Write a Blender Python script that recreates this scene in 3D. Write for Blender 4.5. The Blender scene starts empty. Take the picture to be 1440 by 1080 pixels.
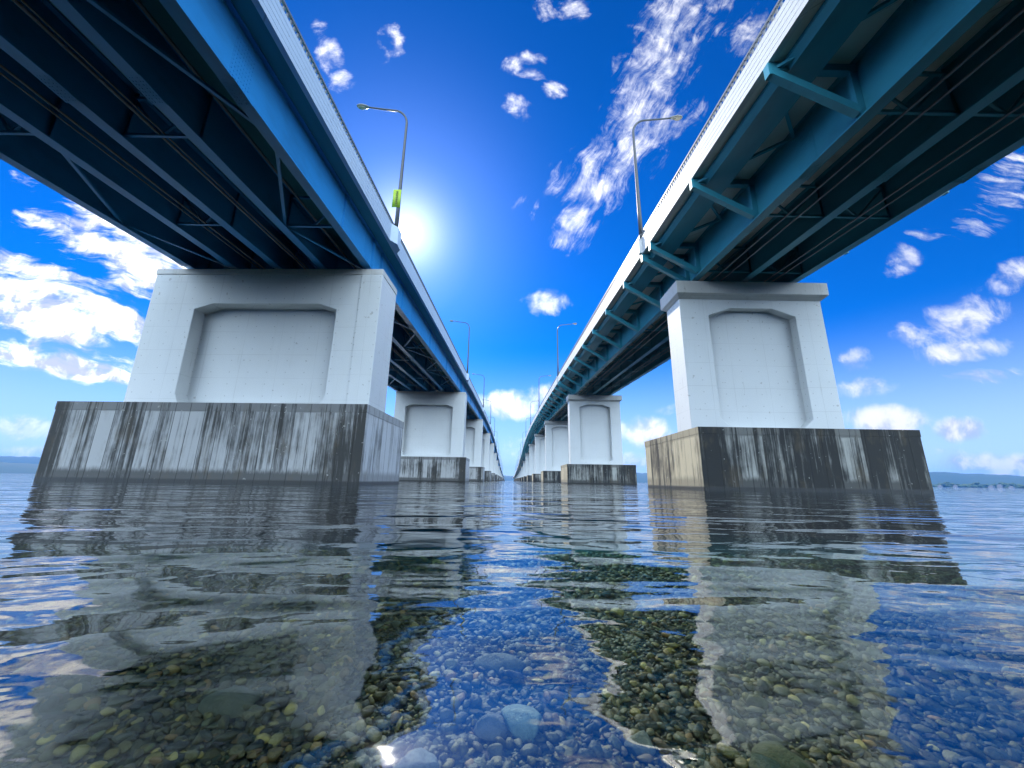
import bpy, bmesh, math, random
import numpy as np
from mathutils import Vector, Matrix
random.seed(7)
rng = np.random.default_rng(11)
scene = bpy.context.scene
COL = scene.collection

# ------------------------------------------------------------------ camera
CAM_H = 0.4
HAZE = 7e-5
PITCH, YAW, ROLL = 0.246386, 0.005354, 0.014799
F_PX, W_PX = 541.0, 1440.0
f_ = Vector((math.sin(YAW)*math.cos(PITCH), math.cos(YAW)*math.cos(PITCH), math.sin(PITCH)))
r0 = Vector((math.cos(YAW), -math.sin(YAW), 0)); u0 = r0.cross(f_)
r_ = r0*math.cos(ROLL) + u0*math.sin(ROLL)
u_ = u0*math.cos(ROLL) - r0*math.sin(ROLL)
cam_d = bpy.data.cameras.new('camera'); cam = bpy.data.objects.new('camera', cam_d)
COL.objects.link(cam)
cam.matrix_world = Matrix(((r_.x, u_.x, -f_.x, 0), (r_.y, u_.y, -f_.y, 0), (r_.z, u_.z, -f_.z, CAM_H), (0, 0, 0, 1)))
cam_d.sensor_fit = 'HORIZONTAL'; cam_d.sensor_width = 36.0; cam_d.lens = 36.0*F_PX/W_PX
cam_d.clip_start = 0.05; cam_d.clip_end = 60000
scene.camera = cam
def sky_dir(px, py):
    """direction in the world that the photograph shows at a pixel (used to lay out the clouds on the sky)"""
    return (r_*((px-720)/F_PX) + u_*((540-py)/F_PX) + f_).normalized()

# ------------------------------------------------------------------ exposure
scene.view_settings.view_transform = 'Standard'
scene.view_settings.look = 'None'
scene.view_settings.exposure = 0.55
scene.view_settings.gamma = 1.0
scene.cycles.use_denoising = True
scene.cycles.caustics_reflective = False
scene.cycles.blur_glossy = 1.0
scene.cycles.caustics_refractive = False
scene.cycles.sample_clamp_indirect = 6.0
scene.cycles.max_bounces = 8
scene.cycles.diffuse_bounces = 1
scene.cycles.transparent_max_bounces = 12

# ------------------------------------------------------------------ node helpers
class NT:
    def __init__(s, tree): s.t = tree; s.n = tree.nodes; s.l = tree.links
    def node(s, typ, **kw):
        n = s.n.new(typ)
        for k, v in kw.items(): setattr(n, k, v)
        return n
    def set(s, inp, v):
        if isinstance(v, bpy.types.NodeSocket): s.l.new(v, inp)
        elif v is not None: inp.default_value = v
    def math(s, op, a, b=None, c=None, clamp=False):
        n = s.node('ShaderNodeMath', operation=op, use_clamp=clamp)
        s.set(n.inputs[0], a); s.set(n.inputs[1], b)
        if c is not None: s.set(n.inputs[2], c)
        return n.outputs[0]
    def vmath(s, op, a, b=None, out=0):
        n = s.node('ShaderNodeVectorMath', operation=op)
        s.set(n.inputs[0], a)
        if b is not None: s.set(n.inputs[1], b)
        return n.outputs[out]
    def mapping(s, v, loc=(0, 0, 0), rot=(0, 0, 0), scale=(1, 1, 1), kind='POINT'):
        n = s.node('ShaderNodeMapping', vector_type=kind)
        s.set(n.inputs['Vector'], v)
        if kind != 'NORMAL' and 'Location' in n.inputs: n.inputs['Location'].default_value = loc
        n.inputs['Rotation'].default_value = rot; n.inputs['Scale'].default_value = scale
        return n.outputs[0]
    def noise(s, v, scale, detail=4, rough=0.5, dist=0.0, color=False):
        n = s.node('ShaderNodeTexNoise'); s.set(n.inputs['Vector'], v)
        n.inputs['Scale'].default_value = scale; n.inputs['Detail'].default_value = detail
        n.inputs['Roughness'].default_value = rough; n.inputs['Distortion'].default_value = dist
        return n.outputs['Color' if color else 'Fac']
    def range(s, v, a, b, c=0.0, d=1.0, smooth=True):
        n = s.node('ShaderNodeMapRange', interpolation_type='SMOOTHSTEP' if smooth else 'LINEAR')
        s.set(n.inputs[0], v)
        for i, x in enumerate((a, b, c, d)): s.set(n.inputs[i+1], x)
        return n.outputs[0]
    def mix(s, f, a, b, mode='MIX'):
        n = s.node('ShaderNodeMix', data_type='RGBA', blend_type=mode)
        s.set(n.inputs[0], f); s.set(n.inputs[6], a); s.set(n.inputs[7], b)
        return n.outputs[2]
    def sep(s, v):
        n = s.node('ShaderNodeSeparateXYZ'); s.set(n.inputs[0], v); return n.outputs
    def comb(s, x, y, z):
        n = s.node('ShaderNodeCombineXYZ')
        for i, q in enumerate((x, y, z)): s.set(n.inputs[i], q)
        return n.outputs[0]

# ------------------------------------------------------------------ sky with clouds
SUN_EL, SUN_AZ = math.radians(34.2), math.radians(-17.4)       # azimuth measured from +Y towards +X
sun_dir = Vector((math.sin(SUN_AZ)*math.cos(SUN_EL), math.cos(SUN_AZ)*math.cos(SUN_EL), math.sin(SUN_EL)))
world = bpy.data.worlds.new('World'); scene.world = world; world.use_nodes = True
w = NT(world.node_tree); w.n.clear()
geo = w.node('ShaderNodeTexCoord').outputs['Generated']
dx, dy, dz = w.sep(geo)
sky = w.node('ShaderNodeTexSky', sky_type='NISHITA', sun_disc=False, sun_elevation=SUN_EL, sun_rotation=SUN_AZ)
sky.air_density = 1.0; sky.dust_density = 0.4; sky.ozone_density = 4.0
sky_col = w.mix(1.0, sky.outputs[0], (0.52, 0.72, 1.26, 1), 'MULTIPLY')
hs = w.node('ShaderNodeHueSaturation'); hs.inputs['Saturation'].default_value = 1.35; hs.inputs['Value'].default_value = 0.9
w.set(hs.inputs['Color'], sky_col); sky_col = hs.outputs[0]
grade = w.math('MULTIPLY', w.range(dz, 0.05, 0.85, 1.15, 0.80, False), 1.0)
sky_col = w.mix(1.0, sky_col, w.comb(grade, grade, grade), 'MULTIPLY')
sky_col = w.mix(w.range(dz, 0.34, -0.02, 0.0, 0.85), sky_col, (5.6, 7.3, 8.6, 1))
# thin bright veil around the sun
sdot = w.vmath('DOT_PRODUCT', geo, tuple(sun_dir), out=1)
sdot = w.math('MAXIMUM', sdot, 0.0)
veil = w.math('ADD', w.math('MULTIPLY', w.math('POWER', sdot, 9000.0), 60.0),
              w.math('ADD', w.math('MULTIPLY', w.math('POWER', sdot, 420.0), 6.5), w.math('MULTIPLY', w.math('POWER', sdot, 40.0), 1.5)))
sky_col = w.mix(1.0, sky_col, w.mix(1.0, (1, 0.98, 0.94, 1), veil, 'MULTIPLY'), 'ADD')

# cloud fields: forward half on the plane y = 1 (p = x/y, q = z/y)
yc = w.math('MAXIMUM', dy, 0.06)
P = w.comb(w.math('DIVIDE', dx, yc), w.math('DIVIDE', dz, yc), 0.0)
def pq(px, py):
    d = sky_dir(px, py); return d.x/d.y, d.z/d.y
def blob_mask(blobs):
    tot = None
    for (px, py, a, b, ang, st) in blobs:
        c = Vector(pq(px, py)); t = math.radians(ang)
        e = Vector(pq(px+8*math.cos(t), py+8*math.sin(t)))-c
        g = Vector(pq(px-8*math.sin(t), py+8*math.cos(t)))-c
        th = math.atan2(e.y, e.x)
        v = w.mapping(P, (c.x, c.y, 0), (0, 0, th), (max(a*e.length/8, 1e-3), max(b*g.length/8, 1e-3), 1), 'TEXTURE')
        m = w.range(w.vmath('LENGTH', v, out=1), 0.25, 1.35, st, 0.0)
        tot = m if tot is None else w.math('MAXIMUM', tot, m)
    return tot
def clouds(blobs, nz, lo, hi):
    return w.range(w.math('ADD', nz, w.math('MULTIPLY', w.math('SUBTRACT', blob_mask(blobs), 1.0), 0.42)), lo, hi)
# (x, y, half length, half width, angle on the photograph, strength)
PUFF = [(742, 92, 52, 34, -15, 1.15), (724, 148, 48, 30, 40, 1.05), (784, 126, 26, 34, 60, 1.00), (788, 10, 60, 34, 0, 1.15),
        (768, 424, 60, 34, -8, 1.20), (468, 92, 34, 80, -20, 1.08), (545, 55, 40, 50, 0, 1.00), (448, 40, 26, 22, 0, 1.00), (720, 570, 130, 36, -4, 1.35), (770, 565, 80, 40, 0, 1.35),
        (905, 606, 60, 34, 0, 1.5), (880, 650, 50, 24, 0, 1.4), (760, 640, 90, 30, 0, 1.05), (690, 640, 60, 30, 0, 1.05), (715, 620, 80, 20, 0, 1.00),
        (1272, 368, 46, 42, -30, 1.08), (1350, 452, 120, 46, -12, 1.22), (1385, 440, 60, 36, 0, 1.30), (1290, 470, 60, 36, -20, 1.15), (1420, 388, 70, 36, -25, 1.20),
        (1350, 494, 130, 28, -8, 1.22), (1215, 545, 100, 26, -6, 1.15), (1250, 590, 85, 32, 0, 1.5), (1352, 604, 60, 26, -4, 1.5), (1400, 655, 170, 28, 2, 1.5), (1330, 640, 60, 20, 0, 1.10),
        (1200, 510, 60, 30, -20, 1.00), (20, 600, 90, 30, 3, 1.25), (40, 640, 120, 20, 0, 1.25), (950, 575, 50, 14, -10, 1.05)]
STREAK_A = [(935, 60, 210, 78, 112, 1.12), (985, 20, 120, 50, 125, 1.0), (900, 180, 130, 74, 112, 1.1), (850, 240, 110, 70, 130, 1.12), (805, 318, 66, 52, 115, 1.12),
            (1060, 45, 80, 54, 130, .98), (960, 170, 70, 40, 140, .9), (790, 250, 50, 50, 120, .95), (735, 290, 30, 60, 110, .8)]
STREAK_B = [(60, 428, 250, 78, 14, 1.32), (150, 345, 220, 44, 18, 1.15), (215, 355, 110, 90, 30, 1.4), (100, 512, 210, 36, 9, 1.28), (10, 390, 170, 60, 12, 1.25), (60, 270, 80, 26, 30, .95),
            (140, 300, 150, 32, 30, 1.08), (1430, 240, 110, 46, -28, 1.05), (1400, 300, 110, 40, -25, .98), (1385, 530, 120, 20, -5, .95), (230, 380, 100, 70, 20, 1.3), (1300, 330, 60, 24, -20, .85)]
warp = w.vmath('SCALE', w.vmath('SUBTRACT', w.noise(P, 3.5, 3, .5, color=True), (0.5, 0.5, 0.5)), None)
warp.node.inputs['Scale'].default_value = 0.12
PW = w.vmath('ADD', P, warp)
def streaked(v, ang, sx, sy, loc):
    return w.mapping(w.mapping(v, rot=(0, 0, -ang)), loc, scale=(sx, sy, 1))
def fibre(p0, p1):
    a, b = Vector(pq(*p0)), Vector(pq(*p1)); return math.atan2(b.y-a.y, b.x-a.x)
n_puff = w.noise(PW, 9.0, 7, .60, .25)
n_soft = w.noise(w.mapping(PW, (.012, .040, 0)), 9.0, 4, .58, .25)
n_a = w.noise(streaked(PW, fibre((805, 318), (985, 20)), .50, 2.3, (3.1, 0, 0)), 12.0, 7, .66, .35)
n_b = w.noise(streaked(PW, fibre((0, 395), (230, 450)), .55, 2.6, (0, 4.7, 0)), 9.0, 7, .62, .3)
n_fine = w.noise(PW, 34, 5, .66, .4)
c1 = clouds(PUFF, w.math('ADD', w.math('MULTIPLY', n_puff, .86), w.math('MULTIPLY', n_fine, .14)), 0.435, 0.82)
n_f = w.noise(w.mapping(PW, (5.5, 2.1, 0), (0, 0, 0), (1, 1, 1)), 13, 7, .64, .3)
c2 = clouds(STREAK_A, w.math('ADD', w.math('MULTIPLY', n_a, .62), w.math('MULTIPLY', n_f, .38)), 0.41, 0.80)
c3 = clouds(STREAK_B, w.math('ADD', w.math('MULTIPLY', n_b, .9), w.math('MULTIPLY', n_fine, .1)), 0.42, 0.70)
front = w.math('MAXIMUM', c1, c2)
front = w.math('MULTIPLY', front, w.range(dy, 0.08, 0.2))
shade = w.range(w.math('SUBTRACT', n_soft, n_puff), -0.10, 0.12)
cl_col = w.mix(shade, (8.0, 8.0, 8.2, 1), (3.9, 4.5, 6.2, 1))
near_sun = w.math('MULTIPLY', w.range(sdot, 0.6, 0.97), w.math('SUBTRACT', 1.0, w.math('MULTIPLY', shade, .6)))
cl_col = w.mix(near_sun, cl_col, (15.0, 14.7, 14.2, 1))
# sky behind the photographer: unseen bright cloud added to light the shaded pier faces
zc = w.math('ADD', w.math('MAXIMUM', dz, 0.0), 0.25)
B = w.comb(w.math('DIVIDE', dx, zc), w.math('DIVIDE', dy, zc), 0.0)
back_fill = w.range(w.noise(B, 1.3, 6, .55, .2), 0.32, 0.48)
back_fill = w.math('MULTIPLY', back_fill, w.math('MULTIPLY', w.range(dy, 0.0, -0.3), w.range(dz, 0.02, 0.24)))
col = w.mix(front, sky_col, cl_col)
bank = w.mix(w.range(dx, -0.70, -0.42), w.mix(shade, (15, 14.7, 14.3, 1), (5.0, 5.4, 6.6, 1)), (34, 32.5, 30.5, 1))     # cloud bank lit from behind by the sun
bank = w.mix(w.range(dx, -0.1, 0.1), bank, cl_col)
col = w.mix(w.math('MULTIPLY', c3, w.range(dy, 0.08, 0.2)), col, bank)
col = w.mix(back_fill, col, (20.5, 25.5, 29.5, 1))
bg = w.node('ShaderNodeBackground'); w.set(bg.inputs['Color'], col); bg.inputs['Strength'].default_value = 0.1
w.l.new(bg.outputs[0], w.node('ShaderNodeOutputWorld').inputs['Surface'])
world.cycles.sampling_method = 'MANUAL'; world.cycles.sample_map_resolution = 1024

# ------------------------------------------------------------------ sun
sl = bpy.data.lights.new('sun', 'SUN'); sl.energy = 4.2; sl.angle = math.radians(0.5); sl.color = (1, 0.93, 0.80)
so = bpy.data.objects.new('sun', sl); COL.objects.link(so)
so.rotation_euler = (-sun_dir).to_track_quat('-Z', 'Y').to_euler()
so.location = sun_dir*80

# ------------------------------------------------------------------ mesh helpers
def empty(name, loc):
    o = bpy.data.objects.new(name, None); o.location = loc; o.empty_display_size = .5
    COL.objects.link(o); return o
def tag(o, label=None, cat=None, group=None, kind=None):
    for k, v in (('label', label), ('category', cat), ('group', group), ('kind', kind)):
        if v: o[k] = v
    return o
class MB:
    def __init__(s): s.v = []; s.f = []; s.sm = []
    def add(s, vs, fs, smooth=False):
        b = len(s.v); s.v += [tuple(v) for v in vs]; s.f += [tuple(i+b for i in f) for f in fs]; s.sm += [smooth]*len(fs)
    def box(s, x0, x1, y0, y1, z0, z1):
        if x0 > x1: x0, x1 = x1, x0
        s.add([(x0, y0, z0), (x1, y0, z0), (x1, y1, z0), (x0, y1, z0), (x0, y0, z1), (x1, y0, z1), (x1, y1, z1), (x0, y1, z1)],
              [(3, 2, 1, 0), (4, 5, 6, 7), (0, 1, 5, 4), (1, 2, 6, 5), (2, 3, 7, 6), (3, 0, 4, 7)])
    def prism(s, poly, z0, z1):
        """poly: counter-clockwise (x, y) outline"""
        n = len(poly)
        s.add([(x, y, z0) for x, y in poly]+[(x, y, z1) for x, y in poly],
              [tuple(range(n-1, -1, -1)), tuple(range(n, 2*n))]+[(i, (i+1) % n, n+(i+1) % n, n+i) for i in range(n)])
    def sweep(s, poly, ys, prof, closed=True):
        """poly: (x, z) outline, swept along y with z shifted by prof(y)"""
        n = len(poly); vs = []; fs = []
        for y in ys:
            dz_ = prof(y); vs += [(x, y, z+dz_) for x, z in poly]
        for k in range(len(ys)-1):
            for i in range(n if closed else n-1):
                j = (i+1) % n; fs.append((k*n+i, k*n+j, (k+1)*n+j, (k+1)*n+i))
        if closed: fs += [tuple(range(n)), tuple(range((len(ys)-1)*n+n-1, (len(ys)-1)*n-1, -1))]
        s.add(vs, fs)
    def bar(s, a, b, wd, ht=None, up=(0, 0, 1)):
        a, b = Vector(a), Vector(b); ht = ht or wd; d = (b-a).normalized(); u = Vector(up)
        r = d.cross(u)
        if r.length < 1e-4: r = d.cross(Vector((1, 0, 0)))
        r.normalize(); u = r.cross(d); r *= wd/2; u *= ht/2
        s.add([a-r-u, a+r-u, a+r+u, a-r+u, b-r-u, b+r-u, b+r+u, b-r+u],
              [(0, 1, 2, 3), (7, 6, 5, 4), (0, 4, 5, 1), (1, 5, 6, 2), (2, 6, 7, 3), (3, 7, 4, 0)])
    def tube(s, pts, rad, n=10):
        pts = [Vector(p) for p in pts]; m = len(pts); rs = rad if isinstance(rad, (list, tuple)) else [rad]*m
        vs = []; fs = []; ref = Vector((0, 1, 0))
        for i, p in enumerate(pts):
            d = (pts[min(i+1, m-1)]-pts[max(i-1, 0)]).normalized()
            if abs(d.dot(ref)) > .95: rr = Vector((1, 0, 0))
            else: rr = ref
            a = d.cross(rr).normalized(); b = d.cross(a)
            vs += [p+(a*math.cos(2*math.pi*k/n)+b*math.sin(2*math.pi*k/n))*rs[i] for k in range(n)]
        for i in range(m-1):
            for k in range(n): fs.append((i*n+k, i*n+(k+1) % n, (i+1)*n+(k+1) % n, (i+1)*n+k))
        fs += [tuple(range(n)), tuple(range((m-1)*n+n-1, (m-1)*n-1, -1))]
        s.add(vs, fs, True)
    def rot(s, c, a):
        ca, sa = math.cos(a), math.sin(a)
        s.v = [(c[0]+(x-c[0])*ca-(y-c[1])*sa, c[1]+(x-c[0])*sa+(y-c[1])*ca, z) for x, y, z in s.v]; return s
    def mesh(s, name, mat, off=(0, 0, 0)):
        me = bpy.data.meshes.new(name)
        me.from_pydata([(x-off[0], y-off[1], z-off[2]) for x, y, z in s.v], [], s.f)
        bm = bmesh.new(); bm.from_mesh(me); bmesh.ops.recalc_face_normals(bm, faces=bm.faces); bm.to_mesh(me); bm.free()
        me.polygons.foreach_set('use_smooth', s.sm)
        if mat: me.materials.append(mat)
        return me
    def build(s, name, mat, parent=None, loc=None):
        off = tuple(parent.location) if (parent and loc is None) else (0, 0, 0)
        o = bpy.data.objects.new(name, s.mesh(name, mat, off)); COL.objects.link(o)
        if parent: o.parent = parent
        if loc is not None: o.location = loc
        return o
def bevel(o, wdt, seg=2):
    m = o.modifiers.new('bevel', 'BEVEL'); m.width = wdt; m.segments = seg; m.limit_method = 'ANGLE'; m.angle_limit = math.radians(40)
    return o

# ------------------------------------------------------------------ materials
def mat(name):
    m = bpy.data.materials.new(name); m.use_nodes = True
    t = NT(m.node_tree); t.n.clear()
    out = t.node('ShaderNodeOutputMaterial'); b = t.node('ShaderNodeBsdfPrincipled')
    t.l.new(b.outputs[0], out.inputs['Surface'])
    return m, t, b, out
def add_bump(t, b, h, dist, strength=1.0):
    bp = t.node('ShaderNodeBump'); bp.inputs['Distance'].default_value = dist; bp.inputs['Strength'].default_value = strength
    t.set(bp.inputs['Height'], h); t.l.new(bp.outputs[0], b.inputs['Normal'])
def pos(t): return t.node('ShaderNodeNewGeometry').outputs['Position']
def painted_concrete(name, base, stain=0.10):
    m, t, b, _ = mat(name); p = pos(t)
    n1 = t.noise(p, .35, 5, .6); n2 = t.noise(t.mapping(p, scale=(2.2, 2.2, .16)), 1.0, 6, .62); n3 = t.noise(p, 9, 4, .6)
    k = t.math('ADD', t.math('MULTIPLY', t.range(n1, .4, .75), stain*.6), t.math('MULTIPLY', t.range(n2, .55, .8), stain))
    c = t.mix(k, base, (base[0]*.42, base[1]*.42, base[2]*.38, 1))
    spots = t.range(t.noise(p, 1.9, 2, .5), .735, .76)
    c = t.mix(t.math('MULTIPLY', spots, .35), c, (.22, .19, .15, 1))
    # shutter-board joints, tie holes and thin runs of dirt
    x, y, z = t.sep(p); u = t.math('ADD', x, y)
    def line(v, step, wdt): return t.range(t.math('ABSOLUTE', t.math('SUBTRACT', t.math('FRACT', t.math('DIVIDE', t.math('ADD', v, 300.37), step)), .5)), .5-wdt/step, .5-wdt*.4/step)
    joint = t.math('MAXIMUM', line(u, 2.7, .022), line(z, 1.8, .022))
    joint = t.math('MULTIPLY', joint, t.range(n1, .38, .62, .35, 1.0))
    hole = t.math('MULTIPLY', line(t.math('ADD', u, .66), 1.35, .05), line(t.math('ADD', z, .45), .9, .05))
    runs = t.math('MULTIPLY', t.range(t.noise(t.mapping(p, scale=(6, 6, .22)), 1.0, 5, .65), .60, .74), t.range(n1, .45, .7))
    c = t.mix(t.math('MULTIPLY', runs, .22+stain), c, (.30, .28, .24, 1))
    c = t.mix(t.math('MULTIPLY', t.math('MAXIMUM', t.math('MULTIPLY', joint, .22), t.math('MULTIPLY', hole, .4)), 1.0), c, (.25, .25, .25, 1))
    t.set(b.inputs['Base Color'], c); b.inputs['Roughness'].default_value = .62
    add_bump(t, b, t.math('SUBTRACT', n3, t.math('MULTIPLY', joint, 1.2)), .005); return m
M_WHITE = painted_concrete('white_painted_concrete', (.80, .83, .845, 1))
M_CAP = painted_concrete('weathered_white_concrete', (.76, .75, .73, 1), .38)
M_FASCIA_L = painted_concrete('pale_blue_parapet', (.60, .72, .86, 1), .12)
M_FASCIA = painted_concrete('pale_parapet', (.74, .75, .76, 1), .14)
def footing_mat(name, pale, dark, lit_side_col, amount, z_top, side_cut, ends=()):
    m, t, b, _ = mat(name); p = pos(t); x, y, z = t.sep(p)
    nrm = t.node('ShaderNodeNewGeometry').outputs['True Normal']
    side = t.range(t.math('ABSOLUTE', t.sep(nrm)[0]), .6, .8)          # light on the faces along the bridge is painted in as paler colour
    u = t.math('ADD', x, y)
    cell = t.math('DIVIDE', t.math('ADD', u, 200.3), .92)
    wn = t.node('ShaderNodeTexWhiteNoise', noise_dimensions='1D'); t.set(wn.inputs['W'], t.math('FLOOR', cell)); panel = wn.outputs['Value']
    st = t.noise(t.mapping(p, scale=(4.6, 4.6, .11)), 1.0, 6, .6)
    st2 = t.noise(t.mapping(p, scale=(9, 9, .5)), 1.0, 5, .65)
    big = t.noise(t.mapping(p, scale=(.25, .25, .18)), 1.0, 4, .55)
    patch = t.noise(t.mapping(p, scale=(2.2, 2.2, 1.3)), 1.0, 6, .65)
    k = t.math('ADD', t.math('MULTIPLY', st, .9), t.math('MULTIPLY', big, .8))
    k = t.math('ADD', k, t.math('ADD', t.math('MULTIPLY', st2, .45), t.math('MULTIPLY', patch, .25)))
    k = t.math('ADD', k, t.math('MULTIPLY', t.math('SUBTRACT', panel, .5), .30))
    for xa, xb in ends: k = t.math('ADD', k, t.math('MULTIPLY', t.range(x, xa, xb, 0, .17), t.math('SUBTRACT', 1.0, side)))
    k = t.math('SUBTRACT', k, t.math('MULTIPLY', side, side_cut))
    k = t.range(k, amount-.04, amount+.34)
    top = t.range(z, z_top-.62, z_top-.48)
    low = t.range(t.math('ADD', z, t.math('MULTIPLY', st2, .5)), 1.25, .80)
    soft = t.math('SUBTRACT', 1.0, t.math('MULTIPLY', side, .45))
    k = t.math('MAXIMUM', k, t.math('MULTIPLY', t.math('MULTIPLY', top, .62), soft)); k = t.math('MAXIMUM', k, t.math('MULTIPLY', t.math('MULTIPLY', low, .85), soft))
    c = t.mix(k, t.mix(side, pale, lit_side_col), dark)
    rust = t.range(t.noise(t.mapping(p, scale=(1.2, 1.2, .5)), 1.0, 5, .6), .52, .72)
    c = t.mix(t.math('MULTIPLY', rust, .30), c, (.16, .12, .07, 1))
    jt = t.math('ABSOLUTE', t.math('SUBTRACT', t.math('FRACT', cell), .5))
    joint = t.range(jt, .476, .490)
    c = t.mix(t.math('MULTIPLY', joint, .8), c, (.02, .02, .02, 1))
    pits = t.range(t.noise(p, 4.5, 2, .5), .70, .73)
    c = t.mix(t.math('MULTIPLY', pits, .6), c, (.5, .5, .47, 1))
    wet = t.range(z, .30, .16)
    c = t.mix(t.math('MULTIPLY', wet, .85), c, (.012, .012, .011, 1))
    t.set(b.inputs['Base Color'], c)
    t.set(b.inputs['Roughness'], t.math('SUBTRACT', .85, t.math('MULTIPLY', wet, .5)))
    h = t.math('ADD', t.noise(p, 14, 5, .65), t.math('MULTIPLY', joint, -1.5))
    add_bump(t, b, h, .015); return m
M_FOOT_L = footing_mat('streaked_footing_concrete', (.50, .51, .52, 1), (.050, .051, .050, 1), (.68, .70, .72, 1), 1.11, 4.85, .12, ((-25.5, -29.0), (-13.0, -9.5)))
M_FOOT_R = footing_mat('blackened_footing_concrete', (.46, .46, .43, 1), (.028, .030, .031, 1), (.62, .54, .38, 1), 0.94, 3.85, .18, ((15.5, 12.2), (22.5, 26.0)))  # warm beige side colour has the sunlight painted in
def steel(name, base, rough=.38, grime=.5):
    m, t, b, _ = mat(name); p = pos(t)
    n = t.noise(t.mapping(p, scale=(1, .35, 1)), .8, 6, .6); n2 = t.noise(p, 7, 5, .6)
    c = t.mix(t.math('MULTIPLY', t.range(n, .42, .8), grime), base, (base[0]*.5+.01, base[1]*.5, base[2]*.5, 1))
    c = t.mix(t.math('MULTIPLY', t.range(n2, .68, .76), .4), c, (.10, .075, .05, 1))
    t.set(b.inputs['Base Color'], c); b.inputs['Roughness'].default_value = rough; b.inputs['Specular IOR Level'].default_value = .4
    add_bump(t, b, n2, .002); return m
M_STEEL_L = steel('blue_girder_paint', (.042, .34, .76, 1))
M_STEEL_R = steel('teal_girder_paint', (.055, .36, .48, 1))
M_SOFFIT_L = steel('teal_soffit_paint', (.04, .27, .33, 1), .6, .35)
M_SOFFIT_R = painted_concrete('grey_soffit_concrete', (.86, .88, .84, 1), .15)
M_RAIL = steel('galvanised_rail', (.22, .24, .27, 1), .42, .3)
M_POLE = steel('galvanised_pole', (.075, .085, .10, 1), .36, .3)
def plain(name, c, rough=.5, metal=0.0, spec=.5):
    m, t, b, _ = mat(name); n = t.noise(pos(t), 12, 4, .6)
    t.set(b.inputs['Base Color'], t.mix(t.math('MULTIPLY', n, .35), c, (c[0]*.6, c[1]*.6, c[2]*.6, 1)))
    b.inputs['Roughness'].default_value = rough; b.inputs['Metallic'].default_value = metal; b.inputs['Specular IOR Level'].default_value = spec
    return m
M_HEAD = plain('lamp_housing', (.26, .26, .25, 1), .4)
M_LENS = plain('lamp_glass', (.40, .35, .27, 1), .12)
M_BANNER = plain('yellow_green_banner', (.32, .46, .012, 1), .5)
M_INK = plain('dark_lettering', (.10, .15, .02, 1), .6)
M_RUBBER = plain('bearing_steel', (.16, .18, .20, 1), .6)

# ------------------------------------------------------------------ bridge profile (height change along the bridge)
PK = [(-80, -6.4), (-20, -2.75), (26, 0), (82, 3.25), (138, 6.0), (194, 7.75), (250, 7.9), (306, 5.6), (362, 2.6), (440, -1.6), (550, -5.7), (735, -9.6), (1000, -12.2), (1200, -12.6)]
def prof(y):
    if y <= PK[0][0]: return PK[0][1]
    for i in range(len(PK)-1):
        if y <= PK[i+1][0]:
            (x1, p1), (x2, p2) = PK[i], PK[i+1]
            def slope(k):
                if k == 0: return (PK[1][1]-PK[0][1])/(PK[1][0]-PK[0][0])
                if k >= len(PK)-1: return 0
                return (PK[k+1][1]-PK[k-1][1])/(PK[k+1][0]-PK[k-1][0])
            t = (y-x1)/(x2-x1); L = x2-x1; m1, m2 = slope(i)*L, slope(i+1)*L
            return (2*t**3-3*t*t+1)*p1+(t**3-2*t*t+t)*m1+(-2*t**3+3*t*t)*p2+(t**3-t*t)*m2
    return PK[-1][1]
SPAN, BAY = 55.6, 6.95
YS = [-45+BAY*k for k in range(0, 68)]
YS += [YS[-1]+13.9*k for k in range(1, 46)]
ZB, ZS = 15.95, 18.72           # girder underside and slab underside at the first pier

# ------------------------------------------------------------------ water, lake bed, far shore
def polar_sheet(radii, nseg, zf):
    vs = [(0, 0, zf(0, 0))]; fs = []
    for r in radii:
        for k in range(nseg):
            a = 2*math.pi*k/nseg; x, y = r*math.cos(a), r*math.sin(a); vs.append((x, y, zf(x, y)))
    for k in range(nseg): fs.append((0, 1+k, 1+(k+1) % nseg))
    for i in range(len(radii)-1):
        for k in range(nseg):
            a, b = 1+i*nseg+k, 1+i*nseg+(k+1) % nseg
            fs.append((a, a+nseg, b+nseg, b))
    return vs, fs
def bed_z(x, y):
    r = max(y, .25*abs(x)-.5, -y*.3-0.5)
    if r < 1.6: z = -.20-.05*max(r, 0)
    elif r < 4: z = -.28-.06*(r-1.6)
    elif r < 14: z = -.424-.12*(r-4)
    else: z = -1.62-min((r-14)*.06, 2.8)
    return z+.02*math.sin(2.1*x+.7)*math.sin(1.7*y) if r < 20 else z
vs, fs = polar_sheet([.3, .6, .9, 1.2, 1.6, 2, 2.5, 3, 3.6, 4.3, 5, 6, 7, 8.5, 10, 12, 14.5, 18, 25, 40, 80, 200, 800, 3000, 9300], 72, bed_z)
m, t, b, _ = mat('lake_bed_gravel'); p = pos(t)
vo = t.node('ShaderNodeTexVoronoi'); t.set(vo.inputs['Vector'], t.mapping(p, scale=(1, 1, .2))); vo.inputs['Scale'].default_value = 26
ns = t.noise(p, 1.3, 5, .6)
c = t.mix(ns, (.015, .016, .007, 1), (.045, .045, .018, 1))
c = t.mix(t.range(t.sep(p)[2], -.34, -.6), c, (.013, .045, .046, 1))
c = t.mix(.5, c, t.mix(1.0, c, vo.outputs['Color'], 'MULTIPLY'))
t.set(b.inputs['Base Color'], c); b.inputs['Roughness'].default_value = .9
add_bump(t, b, t.math('SUBTRACT', 1.0, vo.outputs['Distance']), .03)
bed = MB(); bed.add(vs, fs, True); tag(bed.build('lake_bed', m), kind='structure', label='stony lake bed under the clear shallow water')

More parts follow.
